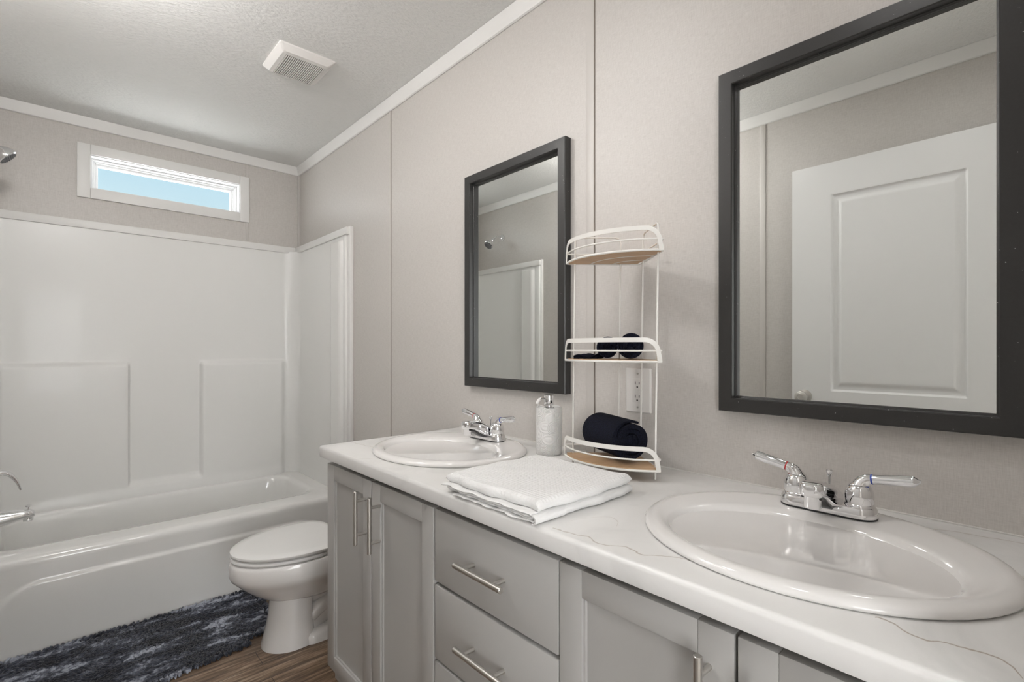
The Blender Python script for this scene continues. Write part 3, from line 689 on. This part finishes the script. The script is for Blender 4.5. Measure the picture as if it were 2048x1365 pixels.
# ------------------------------------------------------------------ exhaust fan cover
ev = thing('ceiling_vent', 'white square exhaust fan cover with parallel slots on the ceiling', 'vent', (.755, 2.163, H))
mb = MB()
mb.loft([rrect(0, 0, .112, .116, .006, 0), rrect(0, 0, .112, .116, .008, -.006), rrect(0, 0, .100, .104, .012, -.020), rrect(0, .002, .092, .100, .014, -.026), rrect(.002, .008, .0785, .086, .003, -.0275), rrect(.002, .008, .0785, .086, .003, -.012)], False, False)
cov = mb.build('fan_cover', 'plastic', ev, angle=0.5)
mb = MB(); ns = 21; pitch = .157/ns
for i in range(ns):
    x = .002-.0785+pitch*(i+.5)
    mb.loft([[(x+sx*pitch*.29, y, z0-.0275-.003*(1-((y-.008)/.086)**2)) for sx, z0 in ((-1, 0), (1, 0), (1, .010), (-1, .010))] for y in [.008+.086*(j/8-1) for j in range(17)]], False, False)
mb.build('fan_grille', 'plastic', ev, smooth=False)
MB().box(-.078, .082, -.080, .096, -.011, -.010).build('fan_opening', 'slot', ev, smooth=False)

# ------------------------------------------------------------------ soap dispenser
sd_ = thing('soap_dispenser', 'white embossed soap dispenser with chrome pump beside the far faucet', 'soap dispenser', (1.098, 1.035, ZC), -.3)
mb = MB(); n = 64
def ring(r, z, sc_=0.0):
    return [((r)*math.cos(2*PI*i/n), (r)*math.sin(2*PI*i/n), z+sc_*abs(math.sin(4*PI*i/n+.6))) for i in range(n)]
mb.loft([ring(.036, 0), ring(.039, .003), ring(.0395, .02), ring(.0392, .06), ring(.0395, .10), ring(.0398, .135, .004), ring(.0385, .138, .006), ring(.0355, .136, .004), ring(.033, .130), ring(.016, .129), ring(.015, .134)], True, True); mb.build('bottle', 'ceramic', sd_, angle=.9)
mb = MB().lathe([(.016, .131), (.016, .137), (.017, .1375), (.017, .141), (.009, .143), (.008, .150)], 28); mb.lathe([(.014, .147), (.0155, .150), (.0155, .176), (.0148, .1775), (.0, .178)], 28)
mb.tube(smoothpath([(-.010, .0, .168), (-.026, .001, .169), (-.034, .002, .162)]), .0035, 12); mb.build('pump', 'chrome', sd_)
MB().tube(smoothpath([(-.030, .0016, .1665), (-.036, .002, .160), (-.040, .0024, .152)]), .0052, 12).build('nozzle_tip', 'plastic', sd_)

# ------------------------------------------------------------------ corner rack
rk = thing('corner_rack', 'three-tier white wire corner rack with bamboo shelves on the worktop', 'rack', (1.186, .785, ZC))
rk.rotation_euler = (0, 0, 0)
ED = Vector((-.656, -.755, 0)); EL = Vector((-.755, .656, 0)); LEAN = Vector((.0, -.014, 0))
def RP(a, b, z): p = ED*a+EL*b+LEAN*z; return (p.x, p.y, z)
def ang(r, t, z): return RP(r*math.cos(t), r*math.sin(t), z)
for nm, e_ in (('side_frame', 'L'), ('side_frame', 'R')):
    f = (lambda q, z: RP(0.004, q, z)) if e_ == 'L' else (lambda q, z: RP(q, 0.004, z))
    a, b, top = .178, .052, .623
    pts = [f(a, 0.002), f(a, .3), f(a, top-.012), f(a-.004, top-.004), f(a-.012, top), f(b+.015, top), f(b+.004, top-.004), f(b, top-.016), f(b, .3), f(b, .002)]
    MB().tube(pts, .0024, 10).build(nm, 'white_wire', rk)
tiers = [.027, .287, .552]
RR = .200
for zt in tiers:
    zt0 = zt
    brd = MB(); n = 40
    lo = [RP(.008, .008, zt0-.002)]+[ang(RR-.006, PI/2*i/n, zt0-.002) for i in range(n+1)]
    hi = [(p[0], p[1], p[2]+.006) for p in lo]
    brd.loft([lo, hi]); brd.build('shelf_board', 'wood', rk, angle=.5)
    ringp = [ang(RR, PI/2*i/n, zt0) for i in range(n+1)]
    full = ringp+[RP(-.003, RR-.01, zt0), RP(-.003, .003, zt0), RP(.003, -.003, zt0), RP(RR-.01, -.003, zt0)]
    mb = MB().tube(full, .0028, 10, closed=True)
    zz = zt0+.026
    ringp = [ang(RR, PI/2*i/n, zz) for i in range(n+1)]
    mb.tube(ringp+[RP(-.003, RR-.01, zz), RP(-.003, .003, zz), RP(.003, -.003, zz), RP(RR-.01, -.003, zz)], .0022, 10, closed=True)
    for r2 in (.135, .075): mb.tube([ang(r2, PI/2*i/14, zt0-.001) for i in range(15)], .0022, 8)
    mb.build('shelf_ring', 'white_wire', rk)
    # flat guard band that climbs from the ring, follows the arc and drops again
    Lr = (RR+.002)*PI/2; hgt = .052; cr_ = .034; path = []
    t_a = [0]*1
    pts2 = [(0.004, -.002), (0.005, .01), (.007, hgt-cr_)] + [(.007+cr_-cr_*math.cos(PI/2*i/8), hgt-cr_+cr_*math.sin(PI/2*i/8)) for i in range(1, 9)]
    m2 = [(.007+cr_+(Lr-2*(.007+cr_))*i/24, hgt) for i in range(1, 24)]
    pts2 = pts2+m2+[(Lr-a, b) for a, b in pts2[::-1]]
    loops = []
    for i, (s_, h_) in enumerate(pts2):
        p0 = pts2[max(0, i-1)]; p1 = pts2[min(len(pts2)-1, i+1)]
        tx, tz = p1[0]-p0[0], p1[1]-p0[1]; l = math.hypot(tx, tz); nxx, nzz = -tz/l, tx/l
        hw = .0055; lp = []
        for sg, dr_ in ((-1, -.001), (1, -.001), (1, .001), (-1, .001)):
            ss = s_+nxx*hw*sg; zz2 = h_+nzz*hw*sg; lp.append(ang(RR+.002+dr_, ss/(RR+.002), zt0+zz2))
        loops.append(lp)
    MB().loft(loops).build('guard_band', 'white_wire', rk, angle=.7)

# ------------------------------------------------------------------ rolled navy towels
def roll(name, label, length, r_out, loc, rot, turns=3.2, th=.013, squash=.92, seed=1, group=None, flap=0.25, tail=None):
    random.seed(seed); t = thing(name, label, 'towel', loc, 0, group); t.rotation_euler = rot
    n = int(turns*40); r0 = th*.7
    cen = []
    for i in range(n+1):
        a = turns*2*PI*(i/n); r = r0+(r_out-th/2-r0)*(i/n)
        cen.append((r*math.cos(a-turns*2*PI+flap), r*math.sin(a-turns*2*PI+flap)))
    if tail:
        lx, ly = cen[-1]; cen += [(lx+tail[0]*i/10, ly+(tail[1])*i/10+.004*math.sin(i*1.3)) for i in range(1, 11)]
    m_ = len(cen); nrm = []
    for i in range(m_):
        a = cen[max(0, i-1)]; b = cen[min(m_-1, i+1)]; tx, ty = b[0]-a[0], b[1]-a[1]; l = math.hypot(tx, ty); nrm.append((-ty/l, tx/l))
    def section(x, k_):
        out = []; inn = []
        ex = 1-.12*max(0, abs(2*k_-1)-.75)/.25
        for i in range(m_):
            w_ = .0018*math.sin(i*.33+x*95)+.0014*math.sin(i*.11-x*60+seed)
            hth = th*.47*ex*(1 if i < m_-16 else .2+.8*(m_-i)/16)
            bx_, by_ = cen[i][0]*(1+.02*math.sin(x*40)), cen[i][1]
            xe = x+(.004*math.sin(i*.07*seed+i*.02) if (k_ < .02 or k_ > .98) else 0)
            out.append((xe, (bx_+nrm[i][0]*(hth))+w_*nrm[i][0], (by_+nrm[i][1]*(hth))*squash+w_*nrm[i][1])); inn.append((xe, bx_-nrm[i][0]*hth, (by_-nrm[i][1]*hth)*squash))
        return out+inn[::-1]
    K = 22; loops = [section(-length/2+length*k_/K, k_/K) for k_ in range(K+1)]
    mb = MB().loft(loops, False, False)
    # ends: quads bridging the two edges of the ribbon
    for xx in (-length/2+.004, ):
        mb.lathe([(.001, 0), (r0*1.35, .001), (r0*1.35, length-.009), (.001, length-.008)], 20, T=TR((xx, 0, 0), (0, PI/2, 0)))
    for base_i in (0, K*2*m_):
        for i in range(m_-1): mb.f.append((base_i+i, base_i+i+1, base_i+2*m_-2-i, base_i+2*m_-1-i))
    mb.build('rolled_cloth', 'navy', t, angle=1.3)
    return t
BT = ZC+tiers[0]+.0045
roll('rolled_towel', 'large navy terry towel roll on the lowest rack shelf', .162, .062, (1.085, .785, BT+.0575), (0, 0, PI/2-.42), 3.0, .0155, .90, 3, None, 2.0)
MT = ZC+tiers[1]+.0045
r1 = roll('rolled_washcloth', 'small navy washcloth roll on the middle shelf, left one with a loose flap', .09, .033, (1.090, .812, MT+.0288), (0, 0, .66), 2.6, .010, 1.0, 5, 'navy washcloth rolls', 2.9)
r1['label'] = 'small navy washcloth roll with a loose flap, left on the middle shelf'
r2 = roll('rolled_washcloth', 'x', .095, .0375, (1.080, .733, MT+.0352), (0, 0, .60), 2.8, .0115, 1.0, 8, 'navy washcloth rolls', .5)
r2['label'] = 'larger navy washcloth roll on the right of the middle shelf'
def flapf(u, v):
    x = -.02+.055*v*(1-.25*u); y = .005+.085*u
    return (x-.01, y, -.0305+.012*(1-u)*.5+.004*math.sin(9*u+3*v)+.003*math.sin(14*v))
mb = MB().grid(24, 12, flapf); mb.grid(24, 12, lambda u, v: (flapf(u, v)[0], flapf(u, v)[1], flapf(u, v)[2]+.006)); mb.build('loose_flap', 'navy', r1, fixn=True)

# ------------------------------------------------------------------ folded white towel
ft = thing('folded_towel', 'folded white waffle weave towel on the worktop between the sinks', 'towel', (.790, .775, ZC), 0.0)
random.seed(2)
def slab(x0, x1, y0, y1, z0, z1, r, amp, seed, nu=70, nv=70, waf=0.0):
    """closed cushion: rounded edges, soft waves"""
    mb = MB()
    def top(sgn):
        def f(u, v):
            a, b = u*2-1, v*2-1
            cx, cy, hx, hy = (x0+x1)/2, (y0+y1)/2, (x1-x0)/2, (y1-y0)/2
            wx = .004*math.sin(b*4+seed)+.002*math.sin(b*13+seed*2); wy = .004*math.sin(a*3.5+seed*1.7)+.002*math.sin(a*11)
            x = cx+a*hx+wx*a; y = cy+b*hy+wy*b
            ex = min(1, (1-abs(a))*hx/r); ey = min(1, (1-abs(b))*hy/r)
            pr = math.sqrt(max(0, 1-(1-ex)**2))*math.sqrt(max(0, 1-(1-ey)**2))
            zm = (z0+z1)/2; hz = (z1-z0)/2
            w_ = amp*(math.sin(x*31+seed)*math.sin(y*27+seed*2)+.5*math.sin(x*67+y*51)) if sgn > 0 else 0
            if waf and sgn > 0: w_ += waf*(abs(math.sin(x*PI/.0085))**.7*abs(math.sin(y*PI/.0085))**.7-.6)*-1
            return (x, y, zm+sgn*hz*pr+w_*pr)
        return f
    def warp(f):
        def g(u, v):
            uu = .5-.5*math.cos(PI*u); vv = .5-.5*math.cos(PI*v); return f(uu, vv)
        return g
    mb.grid(nu, nv, warp(top(1))); mb.grid(nu, nv, warp(top(-1)))
    return mb
# the towel lies slightly skewed on the worktop
mb = slab(-.150, .146, -.148, .150, .0195, .0405, .012, .0014, 1.0, 260, 260, .0017); mb.build('upper_fold', 'cotton', ft, weld=True, angle=1.2)
mb = slab(-.143, .146, -.150, .140, .0005, .0200, .011, .0008, 4.0); mb.build('lower_fold', 'cotton', ft, weld=True, angle=1.2)
# edges of the inner layers showing on the camera-left side
mb = MB()
for k_, (zz, xo, yo0, yo1) in enumerate(((.0035, -.156, -.142, .105), (.0085, -.151, -.146, .09), (.0135, -.154, -.146, .118), (.0185, -.158, -.138, .143))):
    pts = []
    for i in range(41):
        t = i/40; y = yo0+(yo1-yo0)*t; pts.append((xo+.002*math.sin(t*19+k_)+.0015*math.sin(t*43), y, zz+.0010*math.sin(t*23+k_*2)))
    loops = []
    for p in pts:
        loops.append([(p[0]+(0.03 if c_ > 0 else 0)-.004*abs(math.sin(q))*(1 if c_ <= 0 else 0), p[1], p[2]+.0021*math.cos(q)*(1 if True else 1)) for c_, q in ((1, 0), (0, 0), (0, .7), (0, 1.57), (0, 2.4), (0, PI), (1, PI))])
    mb.loft(loops)
# the wrapped roll at the near corner
pts = [(-.150+.006*math.cos(a), -.142+.010*math.sin(a), .0095+.0075*math.cos(a)) for a in [i*PI/10 for i in range(11)]]
mb.build('inner_layers', 'cotton', ft, angle=1.2)
mb = MB().loft([[(x, -.140-.011*math.sin(PI*i/12)*(1), .0095+.0088*math.cos(PI*i/12)) for i in range(13)]+[(x, -.140-.008*math.sin(PI*i/12), .0095+.0066*math.cos(PI*i/12)) for i in range(12, -1, -1)] for x in (-.162, -.150, -.12, -.08)]); mb.build('corner_turn', 'cotton', ft, angle=1.2)

# ------------------------------------------------------------------ ceiling lamps out of frame, with added fill globe and pane
def fill_lamp(label, loc, r, m_):  # unseen globe added to brighten the tub and ceiling
    t = thing('ceiling_light', label, 'ceiling light', loc)
    MB().lathe([(r*.75, 0), (r*.75, -.02), (.02, -.03), (.015, -.05)], 40).build('lamp_base', 'nickel', t)
    MB().lathe([(r*math.sin(a), -.04-r*.0-r+r*math.cos(a)) for a in [.2+(PI-.201)*i/18 for i in range(19)]], 40).build('glass_globe', m_, t)
    return t
def disc(label, loc, r):
    t = thing('ceiling_light', label, 'ceiling light', loc)
    MB().lathe([(r+.012, 0), (r+.012, -.014), (r, -.018), (r-.002, -.012), (r-.002, 0)], 40).build('lamp_ring', 'plastic', t)
    MB().lathe([(r-.002, -.008), (r-.01, -.014), (.001, -.016)], 40).build('diffuser', 'lampdisc', t)
disc('flush round ceiling light above the drawers, out of frame', (.45, 1.10, H), .08)
disc('flush round ceiling light above the nearest sink, out of frame', (.44, .30, H), .07)
fill_lamp('globe ceiling light above the floor in front of the tub, out of frame', (-.03, 1.72, H), .09, 'lamp')
w3 = thing('window_3', 'frosted daylight window opposite the doorway', 'window', (-.4, -3.3, 1.275)); w3['kind'] = 'structure'
MB().box(-.68, .68, -.05, -.04, -.755, .755).build('window_pane', 'lampbed3', w3, smooth=False)  # glowing pane added to brighten the tub front
mb = MB()
for q in ((-.70, -.66, -.775, .775), (.66, .70, -.775, .775), (-.66, .66, -.775, -.735), (-.66, .66, .735, .775)): mb.box(q[0], q[1], -.06, .012, q[2], q[3], .002)
mb.build('window_frame', 'trim', w3)
W2.build('window_pane', 'lampbed', w2, smooth=False)
mb = MB(); mb.box(-.06, .012, -.90, -.86, -.80, .80, .002); mb.box(-.06, .012, .86, .90, -.80, .80, .002); mb.box(-.06, .012, -.86, .86, -.80, -.76, .002); mb.box(-.06, .012, -.86, .86, .76, .80, .002); mb.build('window_frame', 'trim', w2)
